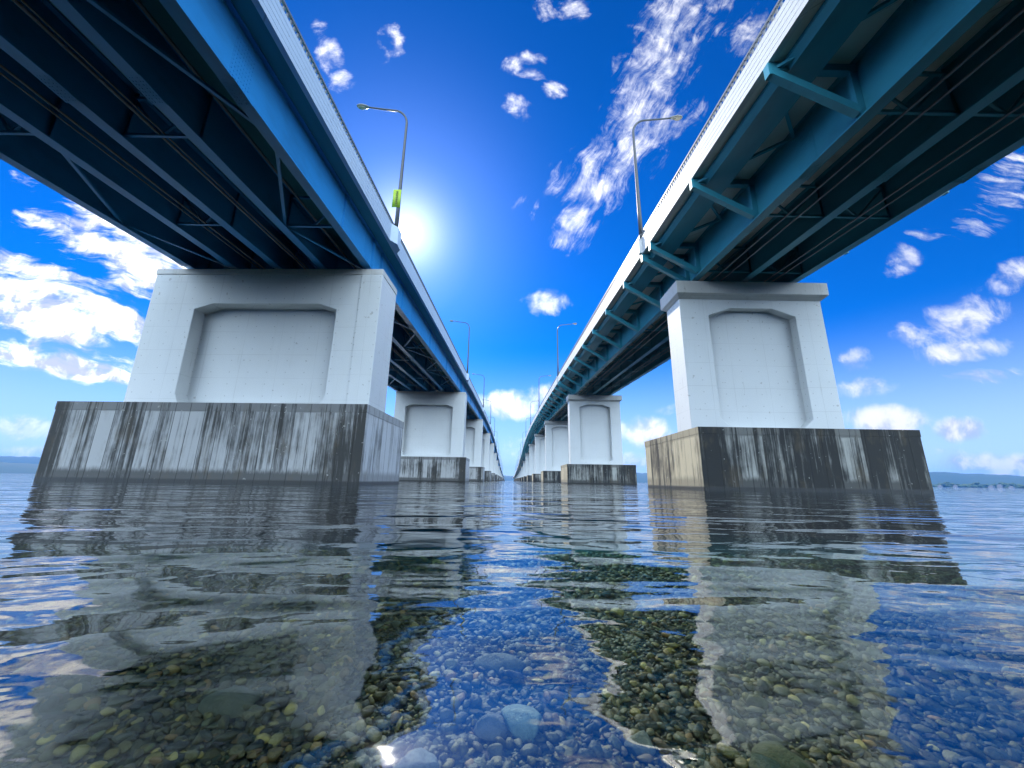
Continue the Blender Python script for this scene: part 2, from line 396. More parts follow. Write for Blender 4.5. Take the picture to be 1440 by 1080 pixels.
m, t, b, out = mat('clear_lake_water'); t.n.remove(b); p = pos(t)
def wave(scale, sx, sy, rot, amp, detail=2, rough=.5, dist=.4):
    q = t.mapping(p, rot=(0, 0, math.radians(rot)), scale=(sx, sy, 1))
    return t.math('MULTIPLY', t.noise(q, scale, detail, rough, dist), amp)
h = t.math('ADD', wave(.55, .45, 1, 4, .16, 2), wave(1.7, .45, 1, -9, .050, 2))
h = t.math('ADD', h, wave(5.2, .55, 1, 12, .0062, 2))
h = t.math('ADD', h, wave(15, .7, 1, -15, .0007, 2))
bp = t.node('ShaderNodeBump'); bp.inputs['Strength'].default_value = 1; bp.inputs['Distance'].default_value = 1.0; t.set(bp.inputs['Height'], h)
lw = t.node('ShaderNodeLayerWeight'); lw.inputs['Blend'].default_value = .5; t.l.new(bp.outputs[0], lw.inputs['Normal'])
fres = t.math('ADD', .16, t.math('MULTIPLY', .84, t.math('POWER', lw.outputs['Facing'], 7.0)))     # Schlick
gl = t.node('ShaderNodeBsdfGlossy'); gl.inputs['Roughness'].default_value = .02; gl.inputs['Color'].default_value = (1, 1, 1, 1); t.l.new(bp.outputs[0], gl.inputs['Normal'])
tr = t.node('ShaderNodeBsdfTransparent'); tr.inputs['Color'].default_value = (.92, .97, .96, 1)
mx = t.node('ShaderNodeMixShader'); t.l.new(fres, mx.inputs[0]); t.l.new(tr.outputs[0], mx.inputs[1]); t.l.new(gl.outputs[0], mx.inputs[2])
t.l.new(mx.outputs[0], out.inputs['Surface'])
va = t.node('ShaderNodeVolumeAbsorption'); va.inputs['Color'].default_value = (.10, .70, .76, 1); va.inputs['Density'].default_value = .3
t.l.new(va.outputs[0], out.inputs['Volume'])
wt = MB(); vs, fs = polar_sheet([1, 3, 9, 27, 80, 240, 800, 2500, 9000], 96, lambda x, y: 0.0)
n_top = len(vs); wt.add(vs, fs)
rim = [n_top-96+k for k in range(96)]
low = [(x, y, -6.5) for x, y, z in vs[-96:]]
wt.v += low
for k in range(96):
    j = (k+1) % 96; wt.f.append((rim[k], n_top+k, n_top+j, rim[j])); wt.sm.append(False)
wt.f.append(tuple(n_top+95-k for k in range(96))); wt.sm.append(False)
tag(wt.build('lake_water', m), kind='structure', label='clear rippled lake water reflecting the bridges and the blue sky')

# gravel under the shallow water: one mass of small stones
def ico(sub):
    bm = bmesh.new(); bmesh.ops.create_icosphere(bm, subdivisions=sub, radius=1)
    v = np.array([x.co[:] for x in bm.verts]); bm.verts.index_update()
    f = np.array([[q.index for q in x.verts] for x in bm.faces]); bm.free(); return v, f
PAL = np.array([(.060, .058, .020), (.095, .085, .026), (.13, .11, .032), (.040, .040, .018), (.17, .15, .075), (.10, .075, .04), (.06, .07, .05), (.20, .19, .14), (.16, .10, .06)])
def gravel():
    iv, jf = ico(2); pts = []
    for y0, y1, dens, s0, s1 in ((.3, 1.3, 5200, .004, .0205), (1.3, 2.4, 2700, .006, .024), (2.4, 4.2, 520, .013, .034), (4.2, 7.0, 110, .03, .05)):
        xa = 1.55*y1+.5; n = int(dens*(y1-y0)*2*xa)
        x = rng.uniform(-xa, xa, n); y = rng.uniform(y0, y1, n); keep = np.abs(x) < 1.5*y+.35
        x, y = x[keep], y[keep]; pts.append(np.stack([x, y, s0+(s1-s0)*rng.power(.42, len(x))**1.3], 1))
    pts = np.concatenate(pts); n = len(pts)
    V = np.repeat(iv[None], n, 0)
    k1 = rng.normal(0, 1, (n, 3)); k2 = rng.normal(0, 1, (n, 3)); ph = rng.uniform(0, 6.28, (n, 2))
    bump = 1+.16*np.sin(np.einsum('nvk,nk->nv', V, k1*1.5)+ph[:, :1])+.10*np.sin(np.einsum('nvk,nk->nv', V, k2*2.4)+ph[:, 1:])
    V = V*bump[..., None]
    for _ in range(4):
        q = rng.normal(0, 1, (n, 3)); q /= np.linalg.norm(q, axis=1)[:, None]
        over = np.einsum('nvk,nk->nv', V, q)-rng.uniform(.45, .85, n)[:, None]
        V = V-np.maximum(over, 0)[..., None]*q[:, None, :]*.9
    V = V*np.stack([rng.uniform(.8, 1.45, n), rng.uniform(.7, 1.1, n), rng.uniform(.30, .75, n)], 1)[:, None, :]*pts[:, 2][:, None, None]
    tl = rng.normal(0, .5, n); ct, st_ = np.cos(tl)[:, None], np.sin(tl)[:, None]
    V[..., 1], V[..., 2] = V[..., 1]*ct-V[..., 2]*st_, V[..., 1]*st_+V[..., 2]*ct
    a = rng.uniform(0, 6.28, n); ca, sa = np.cos(a)[:, None], np.sin(a)[:, None]
    V[..., 0], V[..., 1] = V[..., 0]*ca-V[..., 1]*sa, V[..., 0]*sa+V[..., 1]*ca
    zz = np.array([bed_z(x, y) for x, y in pts[:, :2]])+pts[:, 2]*rng.uniform(-.1, 1.2, n)
    V += np.stack([pts[:, 0], pts[:, 1], zz], 1)[:, None, :]
    nv = iv.shape[0]; Fc = (jf[None]+np.arange(n)[:, None, None]*nv).reshape(-1, 3)
    me = bpy.data.meshes.new('gravel'); me.vertices.add(n*nv); me.vertices.foreach_set('co', V.reshape(-1).astype(np.float32))
    me.loops.add(Fc.size); me.loops.foreach_set('vertex_index', Fc.reshape(-1).astype(np.int32))
    me.polygons.add(len(Fc)); me.polygons.foreach_set('loop_start', np.arange(0, Fc.size, 3, dtype=np.int32)); me.polygons.foreach_set('use_smooth', np.ones(len(Fc), bool))
    c = PAL[rng.integers(0, len(PAL), n)]*rng.choice([.15, .42, .9, 1.55], (n, 1), p=[.27, .36, .26, .11])*np.array([1.5, 1.12, .40]); c = np.concatenate([c, np.ones((n, 1))], 1)
    at = me.color_attributes.new('stone', 'FLOAT_COLOR', 'POINT'); at.data.foreach_set('color', np.repeat(c, nv, 0).reshape(-1).astype(np.float32))
    me.update(); me.validate(); return me
m, t, b, _ = mat('lake_gravel'); p = pos(t)
at = t.node('ShaderNodeAttribute'); at.attribute_name = 'stone'
alg = t.range(t.noise(p, 3.2, 4, .6), .42, .62)
c = t.mix(t.math('MULTIPLY', alg, .65), at.outputs['Color'], (.072, .056, .005, 1))
c = t.mix(t.math('MULTIPLY', t.noise(p, 90, 4, .7), .5), c, (.03, .03, .02, 1))
t.set(b.inputs['Base Color'], c); b.inputs['Roughness'].default_value = .6; add_bump(t, b, t.noise(p, 120, 4, .6), .004)
go = bpy.data.objects.new('gravel', gravel()); go.data.materials.append(m); COL.objects.link(go)
tag(go, 'olive and brown pebbles covering the shallow lake bed', 'gravel', kind='stuff')

# separate big stones seen in the shallows
def stone(x, y, sx, sy, sz, rz, colr, label, seed, facets=9):
    r = np.random.default_rng(seed); iv, jf = ico(4); V = iv.copy()
    nrm = r.normal(0, 1, (facets, 3)); nrm /= np.linalg.norm(nrm, axis=1)[:, None]
    for q, dd in zip(nrm, r.uniform(.62, .9, facets)):
        ov = V@q-dd; V -= np.maximum(ov, 0)[:, None]*q[None]*.92
    V *= 1+.03*np.sin(V@r.normal(0, 4, 3)+1)[:, None]
    V = V*np.array([sx, sy, sz]); ca, sa = math.cos(rz), math.sin(rz)
    V = np.stack([V[:, 0]*ca-V[:, 1]*sa, V[:, 0]*sa+V[:, 1]*ca, V[:, 2]], 1)
    mb = MB(); mb.add(V.tolist(), jf.tolist(), True)
    mm, t, b, _ = mat('stone_surface'); p = pos(t)
    n1, n2 = t.noise(p, 18, 6, .65), t.noise(p, 95, 5, .7)
    c = t.mix(t.range(n1, .4, .68), colr, (colr[0]*.45, colr[1]*.5, colr[2]*.42, 1)); c = t.mix(t.math('MULTIPLY', t.range(n2, .5, .75), .5), c, (.05, .05, .04, 1))
    t.set(b.inputs['Base Color'], c); b.inputs['Roughness'].default_value = .7; add_bump(t, b, t.math('ADD', n1, n2), .006)
    o = mb.build('stone', mm); o.location = (x, y, bed_z(x, y)+sz*.55)
    tag(o, label, 'stone', 'bigger stones in the shallows'); return o
stone(.045, 1.21, .066, .050, .040, -.5, (.17, .205, .17, 1), 'large pale grey-green stone with flat faces, in the middle of the shallows', 3)
stone(-.035, 1.20, .048, .040, .030, .3, (.11, .10, .085, 1), 'brownish stone leaning against the left side of the large pale stone', 5)
stone(-.20, 1.045, .055, .042, .034, .4, (.13, .145, .14, 1), 'pale bluish stone at the bottom edge of the picture', 8)
stone(-.82, 1.36, .085, .055, .040, .1, (.065, .06, .025, 1), 'broad olive-brown stone under the left bridge reflection', 13)
stone(-.02, 1.62, .10, .05, .035, -.1, (.09, .085, .055, 1), 'flat tan stone beyond the large pale stone', 21)
stone(.33, 1.12, .045, .035, .03, .8, (.10, .10, .075, 1), 'small grey-tan stone right of the large pale stone', 34)
stone(.62, 1.03, .075, .06, .04, -.2, (.06, .06, .018, 1), 'olive stone at the bottom right among dark pebbles', 55)

# ------------------------------------------------------------------ far shore
def hill_range(name, a0, a1, dist, hs, depth, matl, label):
    n, rows = len(hs)*14, 10; vs = []; fs = []; r = np.random.default_rng(len(hs)*7+int(dist))
    prof1 = np.interp(np.linspace(0, len(hs)-1, n), range(len(hs)), hs)
    rough = np.convolve(r.normal(0, 1, n), np.ones(7)/7, 'same')*.07*max(hs)
    for j in range(rows):
        v = j/(rows-1); shape = math.sin(math.pi*min(v*1.0, 1))**.8
        for i in range(n):
            a = math.radians(a0+(a1-a0)*i/(n-1)); d = dist+depth*v
            vs.append((d*math.sin(a), d*math.cos(a), max((prof1[i]+rough[i])*.85*shape+r.normal(0, .01)*max(hs)*shape, -3 if j in (0, rows-1) else .0)))
    for j in range(rows-1):
        for i in range(n-1): fs.append((j*n+i, j*n+i+1, (j+1)*n+i+1, (j+1)*n+i))
    mb = MB(); mb.add(vs, fs, True); o = mb.build(name, matl); tag(o, label, kind='structure'); return o
m_hill, t, b, _ = mat('forested_hills'); p = pos(t); n = t.noise(p, .004, 6, .7)
t.set(b.inputs['Base Color'], t.mix(n, (.030, .055, .030, 1), (.075, .10, .045, 1))); b.inputs['Roughness'].default_value = .95
hill_range('hills', -72, -38, 7200, [150, 190, 250, 270, 215, 235, 200, 150, 120], 1300, m_hill, 'far blue mountain ridge behind the left bridge')
hill_range('hills', -80, -44, 5200, [110, 95, 70, 60, 80, 105, 110, 100, 70], 900, m_hill, 'lower dark blue hills at the left edge of the lake')
hill_range('hills', 13, 72, 6400, [120, 190, 150, 175, 230, 245, 225, 215, 160, 110, 130, 120, 140], 1200, m_hill, 'long blue hills across the lake at the right')
hill_range('hills', -9, 12, 7600, [60, 110, 130, 100, 70, 60, 90], 900, m_hill, 'pale distant hills between the far ends of the bridges')

# wooded shore on the right: many leaf-clump faces in one mass
def shore_wood():
    n = 5200; a = np.radians(rng.uniform(40, 62, n)); d = 3900+rng.uniform(0, 260, n)
    base = 11+5*np.sin(a*37)+4*np.sin(a*91+1)+3*np.sin(a*211)
    base = np.where(np.degrees(a) < 50, base*1.35, base*.9)
    x, y = d*np.sin(a), d*np.cos(a); z = np.abs(rng.normal(0, .5, n))*base; z = np.minimum(z, base*1.3)
    iv, jf = ico(1); s = rng.uniform(5, 13, n)
    V = iv[None]*(1+.25*rng.normal(0, 1, (n, iv.shape[0], 1)))*np.stack([s*1.4, s, s*.75], 1)[:, None, :]+np.stack([x, y, z+2], 1)[:, None, :]
    Fc = (jf[None]+np.arange(n)[:, None, None]*iv.shape[0]).reshape(-1, 3)
    mb = MB(); mb.v = V.reshape(-1, 3).tolist(); mb.f = Fc.tolist(); mb.sm = [False]*len(mb.f); return mb
m_wood, t, b, _ = mat('shore_foliage'); p = pos(t)
t.set(b.inputs['Base Color'], t.mix(t.range(t.noise(p, .03, 4, .6), .35, .65), (.035, .06, .025, 1), (.09, .13, .045, 1))); b.inputs['Roughness'].default_value = .9
tag(shore_wood().build('shore_wood', m_wood), 'dark green wooded shore strip below the right-hand hills', 'wood', kind='stuff')
M_TOWN = plain('pale_building_wall', (.26, .27, .28, 1), .6); M_WIN = plain('dark_windows', (.08, .10, .13, 1), .2)
for az, wd, ht, lab in ((47.6, 10, 9, 'small white building closest to the right bridge footing on the far wooded shore'), (48.6, 7, 11, 'narrow white building second from the footing on the far shore'),
                        (50.8, 13, 10, 'white building in the middle of the shore row, left of the tallest block'), (51.3, 8, 17, 'tallest white block on the far right shore'), (51.95, 12, 8, 'low white building at the right end of the far shore')):
    a = math.radians(az); d = 3880; x, y = d*math.sin(a), d*math.cos(a)
    e = empty('lakeside_building', (x, y, 0)); tag(e, lab, 'building', 'white buildings on the far shore')
    mb = MB(); mb.box(x-wd/2, x+wd/2, y-12, y+12, -1, ht); mb.box(x-wd*.2, x+wd*.2, y-6, y+6, ht, ht+5); mb.build('wall', M_TOWN, e)
    mb = MB()
    for k in range(max(1, int(ht//4))): mb.box(x-wd*.42, x+wd*.42, y-12.6, y-11.9, 1.5+4*k, 3.2+4*k)
    mb.build('window_band', M_WIN, e)

# the air: thin even haze from below the lake bed to above the hills
m = bpy.data.materials.new('air'); m.use_nodes = True; t = NT(m.node_tree); t.n.clear()
pv = t.node('ShaderNodeVolumePrincipled'); pv.inputs['Color'].default_value = (.06, .34, 1, 1); pv.inputs['Density'].default_value = HAZE; pv.inputs['Anisotropy'].default_value = .2
t.l.new(pv.outputs[0], t.node('ShaderNodeOutputMaterial').inputs['Volume'])
hz = MB(); hz.box(-9800, 9800, -9800, 9800, -8, 330)
tag(hz.build('haze', m), 'thin blue haze over the lake', 'haze', kind='stuff')

# ------------------------------------------------------------------ piers
def octo(x0, x1, z0, z1, ct, cz, cb, cbz):
    """recess outline, counter-clockwise seen from the front, chamfered corners"""
    return [(x0, z0+cbz), (x0+cb, z0), (x1-cb, z0), (x1, z0+cbz), (x1, z1-cz), (x1-ct, z1), (x0+ct, z1), (x0, z1-cz)]
def shaft_mesh(x0, x1, y0, y1, z0, z1, rec, dep):
    mb = MB()
    for yo, sgn in ((y0, 1), (y1, -1)):
        yi = yo+sgn*dep
        o = [(x0, z0), (x1, z0), (x1, z1), (x0, z1)]
        corner = [0, 0, 1, 1, 2, 2, 3, 3]
        vs = [(x, yo, z) for x, z in o]+[(x, yo, z) for x, z in rec]+[(x, yi, z) for x, z in rec]
        fs = []
        for i in range(8):
            j = (i+1) % 8; a, b = corner[i], corner[j]
            fs.append((a, 4+j, 4+i) if a == b else (a, b, 4+j, 4+i))
            fs.append((4+i, 4+j, 12+j, 12+i))
        fs.append(tuple(range(12, 20)))
        mb.add(vs, fs)
    for a, b in (((x0, z0), (x1, z0)), ((x1, z0), (x1, z1)), ((x1, z1), (x0, z1)), ((x0, z1), (x0, z0))):
        mb.add([(a[0], y0, a[1]), (b[0], y0, b[1]), (b[0], y1, b[1]), (a[0], y1, a[1])], [(0, 1, 2, 3)])
    return mb
ORD = ['nearest', 'second', 'third', 'fourth', 'fifth', 'sixth', 'seventh', 'eighth', 'ninth', 'tenth', 'eleventh', 'twelfth', 'thirteenth', 'fourteenth', 'fifteenth', 'sixteenth', 'seventeenth']
def finish_shaft(o):
    bm = bmesh.new(); bm.from_mesh(o.data); bmesh.ops.remove_doubles(bm, verts=bm.verts, dist=1e-4)
    bmesh.ops.recalc_face_normals(bm, faces=bm.faces); bm.to_mesh(o.data); bm.free(); bevel(o, .03, 1)
def left_pier(k):
    yc_ = 27.75+SPAN*k; top = ZB-.33+prof(yc_); x1 = -9.65; x0 = -27.0 if k == 0 else -24.7
    xc = (x0+x1)/2; ft = min(4.85, top-2.0); ang = math.radians(-1.8) if k == 0 else 0.0
    lab = {0: 'nearest left bridge pier, very wide white shaft with octagonal recess on a streaked grey footing',
           1: 'second left bridge pier from the camera, half hidden behind the nearest one'}.get(k, '%s pier of the left bridge counted from the camera' % ORD[k])
    e = empty('bridge_pier', (xc, yc_, 0)); tag(e, lab, 'bridge pier', 'left bridge piers')
    c = (x1, yc_)
    mb = MB(); fx0 = x0-(1.45 if k == 0 else 2.6); fx1 = x1+1.0; y0, y1 = yc_-4.25, yc_+4.25; q = .9
    mb.prism([(fx0, y0), (fx1, y0), (fx1, y1-q), (fx1-q, y1), (fx0+q, y1), (fx0, y1-q)], -5, ft)
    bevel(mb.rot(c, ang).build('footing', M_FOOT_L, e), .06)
    mb = MB(); mb.prism([(fx0-.012, y0-.012), (fx1+.012, y0-.012), (fx1+.012, y1-q), (fx1-q, y1+.012), (fx0+q, y1+.012), (fx0-.012, y1-q)], ft-.5, ft+.02)
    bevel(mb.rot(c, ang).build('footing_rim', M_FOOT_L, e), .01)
    h = top-ft; y0, y1 = yc_-1.65, yc_+1.65
    zt_ = top-2.85; rx0, rx1 = (x0+3.55, x1-3.15)
    if k: rx0, rx1 = x0+2.3, x1-2.6
    if zt_-ft > 2.2:
        mb = shaft_mesh(x0, x1, y0, y1, ft-.3, top-.45, octo(rx0, rx1, ft+.45, zt_, 1.35, .45, .35, .7), 1.02)
    else:
        mb = MB(); mb.box(x0, x1, y0, y1, ft-.3, top-.45)
    finish_shaft(mb.rot(c, ang).build('pier_shaft', M_WHITE, e))
    mb = MB(); mb.box(x0-.04, x1+.04, y0-.04, y1+.04, top-.45, top)
    bevel(mb.rot(c, ang).build('cap', M_CAP, e), .03)
    if k == 0:
        mb = MB(); mb.box(x1-1.55, x1+.03, y0-.06, y0+.3, ft-.2, top-.47); bevel(mb.rot(c, ang).build('corner_panel', M_WHITE, e), .02)
    for gx in (-11, -14.5, -18, -21.45, -24.9 if k == 0 else -24.2):
        mb = MB(); mb.box(gx-.4, gx+.4, yc_-.45, yc_+.45, top-.01, top+.16); mb.box(gx-.27, gx+.27, yc_-.3, yc_+.3, top+.16, ZB+prof(yc_)+.03); mb.build('bearing', M_RUBBER, e)
def right_pier(k):
    yc_ = 28.75+SPAN*k; top = ZB-.33+prof(yc_); x0, x1 = 13.15, 24.3; ft = min(3.85, top-2.2)
    lab = {0: 'nearest right bridge pier, white shaft with overhanging cap on a blackened footing',
           1: 'second right bridge pier from the camera, standing left of the nearest one'}.get(k, '%s pier of the right bridge counted from the camera' % ORD[k])
    e = empty('bridge_pier', ((x0+x1)/2, yc_, 0)); tag(e, lab, 'bridge pier', 'right bridge piers')
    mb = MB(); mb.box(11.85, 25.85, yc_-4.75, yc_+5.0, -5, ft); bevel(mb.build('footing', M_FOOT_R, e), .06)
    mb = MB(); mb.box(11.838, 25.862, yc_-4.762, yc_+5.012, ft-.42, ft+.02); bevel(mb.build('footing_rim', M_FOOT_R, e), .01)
    y0, y1 = yc_-1.2, yc_+1.2; zt_ = top-2.05
    if zt_-ft > 2.4:
        mb = shaft_mesh(x0, x1, y0, y1, ft-.3, top-1.32, octo(x0+2.2, x1-2.2, ft+.45, zt_, 1.75, .65, .8, .75), .66)
    else:
        mb = MB(); mb.box(x0, x1, y0, y1, ft-.3, top-1.32)
    finish_shaft(mb.build('pier_shaft', M_WHITE, e))
    mb = MB(); o = .46
    lo = [(x0-.02, y0-.02), (x1+.02, y0-.02), (x1+.02, y1+.02), (x0-.02, y1+.02)]; hi = [(x0-.3, y0-o), (x1+.4, y0-o), (x1+.4, y1+o), (x0-.3, y1+o)]
    zs = (top-1.34, top-1.02, top)
    vs = [(x, y, zs[0]) for x, y in lo]+[(x, y, zs[1]) for x, y in hi]+[(x, y, zs[2]) for x, y in hi]
    mb.add(vs, [(3, 2, 1, 0), (8, 9, 10, 11)]+[(r*4+i, r*4+(i+1) % 4, r*4+4+(i+1) % 4, r*4+4+i) for r in (0, 1) for i in range(4)])
    bevel(mb.build('cap', M_CAP, e), .03)
    for gx in (14.56, 18.5, 22.45):
        mb = MB(); mb.box(gx-.5, gx+.5, yc_-.5, yc_+.5, top-.01, top+.16); mb.box(gx-.3, gx+.3, yc_-.3, yc_+.3, top+.16, ZB+prof(yc_)+.03); mb.build('bearing', M_RUBBER, e)
for k in range(17): left_pier(k)
for k in range(17): right_pier(k)

# ------------------------------------------------------------------ bridge superstructures
def i_girder(gx, web_t=.05, fw=.55, fwt=.5, z0=ZB, z1=ZS):
    a = fw/2; c = web_t/2; d = fwt/2
    return [(gx-a, z0), (gx+a, z0), (gx+a, z0+.07), (gx+c, z0+.07), (gx+c, z1-.06), (gx+d, z1-.06), (gx+d, z1-.004), (gx-d, z1-.004), (gx-d, z1-.06), (gx-c, z1-.06), (gx-c, z0+.07), (gx-a, z0+.07)]
def place(name, me, parent, yy):
    o = bpy.data.objects.new(name, me); o.parent = parent; o.location = (0, yy, prof(yy)); COL.objects.link(o); return o
def parapet(xf, s, n_groove=5, h=1.46):
    """outer face at xf looking towards s; shallow horizontal grooves"""
    z0 = ZS-.05; pts = []; st = h/n_groove
    for i in range(n_groove):
        za = z0+i*st
        pts += [(xf, za), (xf, za+st-.03), (xf-s*.025, za+st-.02), (xf-s*.025, za+st-.004)]
    pts += [(xf, z0+h), (xf-s*.26, z0+h), (xf-s*.26, z0)]
    return pts
RAIL_YS = [-45+BAY/4*k for k in range(0, 4*68)]
def railing_mesh(xr, z0):
    mb = MB()
    ys = [y for y in YS if y < 420]
    for zz, r in ((z0+.54, .06), (z0+.04, .03)):
        mb.sweep([(xr-r, zz-r), (xr+r, zz-r), (xr+r, zz+r), (xr-r, zz+r)], YS, prof)
    y = 2.0
    while y < 130:
        z = prof(y); mb.box(xr-.03, xr+.03, y-.045, y+.045, z+z0, z+z0+.50); y += .27
    while y < 420:
        z = prof(y); mb.box(xr-.03, xr+.03, y-.05, y+.05, z+z0, z+z0+.50); y += .54
    return mb
def cross_frame(g0, g1, depth0=.25, steel_w=.13):
    mb = MB(); za, zb_ = ZB+.32, ZS-.35
    mb.bar((g0, 0, za), (g1, 0, za), steel_w); mb.bar((g0, 0, zb_), (g1, 0, zb_), steel_w)
    mid = (g0+g1)/2
    mb.bar((g0, 0, zb_), (mid, 0, za), .10); mb.bar((g1, 0, zb_), (mid, 0, za), .10)
    for g in (g0, g1): mb.box(g-.16, g+.16, -.012, .012, ZB+.075, ZS-.065)
    return mb
# ---- left bridge
LX = -18.0
LB = empty('road_bridge', (LX, 0, 0))
tag(LB, 'left road bridge, five blue plate girders with a pale ribbed parapet along its edge', 'bridge', 'pair of parallel bridges')
def off(poly, x): return [(a-x, z) for a, z in poly]
def swept(name, poly, m, root, x, ys=YS):
    mb = MB(); mb.sweep(off(poly, x), ys, prof); return mb.build(name, m, root, (0, 0, 0))
LG = [-11.0, -14.5, -18.0, -21.45, -24.9]
for g in LG: swept('girder', i_girder(g), M_STEEL_L, LB, LX)
swept('deck_slab', [(-26.2, ZS), (-9.9, ZS), (-9.9, ZS+.32), (-26.2, ZS+.32)], M_SOFFIT_L, LB, LX)
swept('parapet', parapet(-9.68, 1), M_FASCIA_L, LB, LX)
swept('parapet', parapet(-26.4, -1), M_FASCIA, LB, LX)
for xr in (-9.82, -26.27):
    mb = railing_mesh(xr-LX, ZS+1.41); mb.build('railing', M_RAIL, LB, (0, 0, 0))
for i in range(4):
    me = cross_frame(LG[i]-LX, LG[i+1]-LX).mesh('cross_frame', M_STEEL_L)
    for k in range(0, 25): place('cross_frame', me, LB, -20.2+BAY*2*k+(BAY if i % 2 else 0))
for i in (0, 3):
    for k in range(0, 30):
        ya, yb = -20.2+BAY*k, -20.2+BAY*(k+1); xa, xb = (LG[i], LG[i+1]) if k % 2 else (LG[i+1], LG[i])
        mb = MB(); mb.bar((xa-LX, ya, ZB+.30+prof(ya)), (xb-LX, yb, ZB+.30+prof(yb)), .16, .12); mb.build('lateral_brace', M_STEEL_L, LB, (0, 0, 0))
for gx, zz, r in ((-16.3, ZB+.35, .06), (-16.05, ZB+.35, .035), (-19.5, ZB+.3, .05), (-19.9, ZB+.3, .035), (-13.0, ZB+1.2, .07)):
    n = 8; swept('service_pipe', [(gx+r*math.cos(2*math.pi*i/n), zz+r*math.sin(2*math.pi*i/n)) for i in range(n)], M_RUBBER, LB, LX, [y for y in YS if y < 300])
# splice plates and stiffeners on the outer web, seen at the piers
st = MB(); st.box(-.20, .02, -.02, .02, ZB+.075, ZS-.065); me = st.mesh('web_stiffener', M_STEEL_L)
for k in range(12):
    for dy_ in (-1.0, 1.0):
        o = place('web_stiffener', me, LB, 27.75+SPAN*k+dy_); o.location.x = -11.0+.22-LX
def splice(sx):
    mb = MB(); mb.box(0, sx*.014, -.55, .55, ZB+.30, ZS-.35)
    for r in range(10):
        for c in range(8): mb.box(sx*.014, sx*.036, -.49+c*.14-.022, -.49+c*.14+.022, ZB+.40+r*.21-.022, ZB+.40+r*.21+.022)
    return mb
def flange_splice(g):
    mb = MB(); mb.box(g-.30, g+.30, -.6, .6, ZB-.022, ZB-.002)
    for sx in (-.2, -.09, .09, .2):
        for c in range(8): mb.box(g+sx-.02, g+sx+.02, -.5+c*.14-.02, -.5+c*.14+.02, ZB-.042, ZB-.022)
    return mb
me = splice(1).mesh('splice_plate', M_STEEL_L)
for k in range(9):
    o = place('splice_plate', me, LB, 12.0+13.9*k); o.location.x = -11.0+.027-LX
for g in LG:
    me = flange_splice(g-LX).mesh('flange_plate', M_STEEL_L)
    for k in range(8): place('flange_plate', me, LB, -1.9+13.9*k)
# pilasters that carry the lamps
def pilaster(x, s, mt):
    mb = MB()
    lo = [(x-s*.05, -1.0), (x+s*.40, -.40), (x+s*.40, .40), (x-s*.05, 1.0)]
    if s < 0: lo = lo[::-1]
    z0, z1 = ZS-.08, ZS+1.43
    mb.prism(lo, z0, z1); return mb.mesh('lamp_pilaster', mt)
me = pilaster(-9.66-LX, 1, M_FASCIA_L)
LAMP_L = [27.8+SPAN*k for k in range(12)]
for y in LAMP_L: place('lamp_pilaster', me, LB, y)
# ---- right bridge
RX = 18.5
RB = empty('road_bridge', (RX, 0, 0))
tag(RB, 'right road bridge, three teal plate girders with triangular brackets under a sunlit parapet', 'bridge', 'pair of parallel bridges')
RG = [14.56, 18.5, 22.45]
for g in RG: swept('girder', i_girder(g, .05, .56), M_STEEL_R, RB, RX)
swept('deck_slab', [(11.0, ZS), (26.0, ZS), (26.0, ZS+.3), (11.0, ZS+.3)], M_SOFFIT_R, RB, RX)
swept('parapet', parapet(10.78, -1, 5), M_FASCIA, RB, RX)
swept('parapet', parapet(26.22, 1, 5), M_FASCIA, RB, RX)
for s, xs in ((1, (10.85, 12.35)), (-1, (26.15, 24.65))):
    xa, xb = xs[0]+s*.55, xs[0]+s*2.15
    swept('edge_beam', [(xa, ZS-.22), (xa+s*.25, ZS-.46), (xb, ZS-.46), (xb, ZS-.004), (xa, ZS-.004)], M_STEEL_R, RB, RX)
for xr in (10.92, 26.08):
    railing_mesh(xr-RX, ZS+1.41).build('railing', M_RAIL, RB, (0, 0, 0))
def bracket(xf, xg, s):
    mb = MB(); xo = xf+s*.12; xi = xg-s*.03
    mb.bar((xo-RX, 0, ZS-.26), (xi-RX, 0, ZS-.26), .28, .38)
    mb.bar((xo-RX, 0, ZS-.52), (xi-s*.26-RX, 0, ZB+.26), .32, .36)
    mb.box(xi-s*.30-RX, xi-RX, -.10, .10, ZB+.08, ZS-.42)
    mb.box(xo-s*.16-RX, xo-RX, -.15, .15, ZS-.72, ZS-.10)
    return mb
for xf, xg, s, nb in ((10.78, 14.56, 1, 50), (26.22, 22.45, -1, 36)):
    me = bracket(xf, xg, s).mesh('bracket', M_STEEL_R)
    for k in range(nb): place('bracket', me, RB, 26.5-3*BAY+BAY*k)
    xs = xf+s*.3; xw = xg-s*.1
    for k in range(22 if s > 0 else 12):
        ya = 26.5-3*BAY+BAY*k; ym, yb = ya+BAY/2, ya+BAY
        mb = MB(); mb.bar((xs-RX, ya, ZS-.3+prof(ya)), (xw-RX, ym, ZS-.3+prof(ym)), .15, .14); mb.build('plan_brace', M_STEEL_R, RB, (0, 0, 0))
        mb = MB(); mb.bar((xw-RX, ym, ZS-.3+prof(ym)), (xs-RX, yb, ZS-.3+prof(yb)), .15, .14); mb.build('plan_brace', M_STEEL_R, RB, (0, 0, 0))
for i in range(2):
    me = cross_frame(RG[i]-RX, RG[i+1]-RX).mesh('cross_frame', M_STEEL_R)
    for k in range(40): place('cross_frame', me, RB, 26.5-6*BAY+BAY*k)
for gx in (16.05, 16.8, 20.3, 20.9):
    r, n = .05, 8; swept('service_pipe', [(gx+r*math.cos(2*math.pi*i/n), ZB+.15+r*math.sin(2*math.pi*i/n)) for i in range(n)], M_RAIL, RB, RX, [y for y in YS if y < 300])
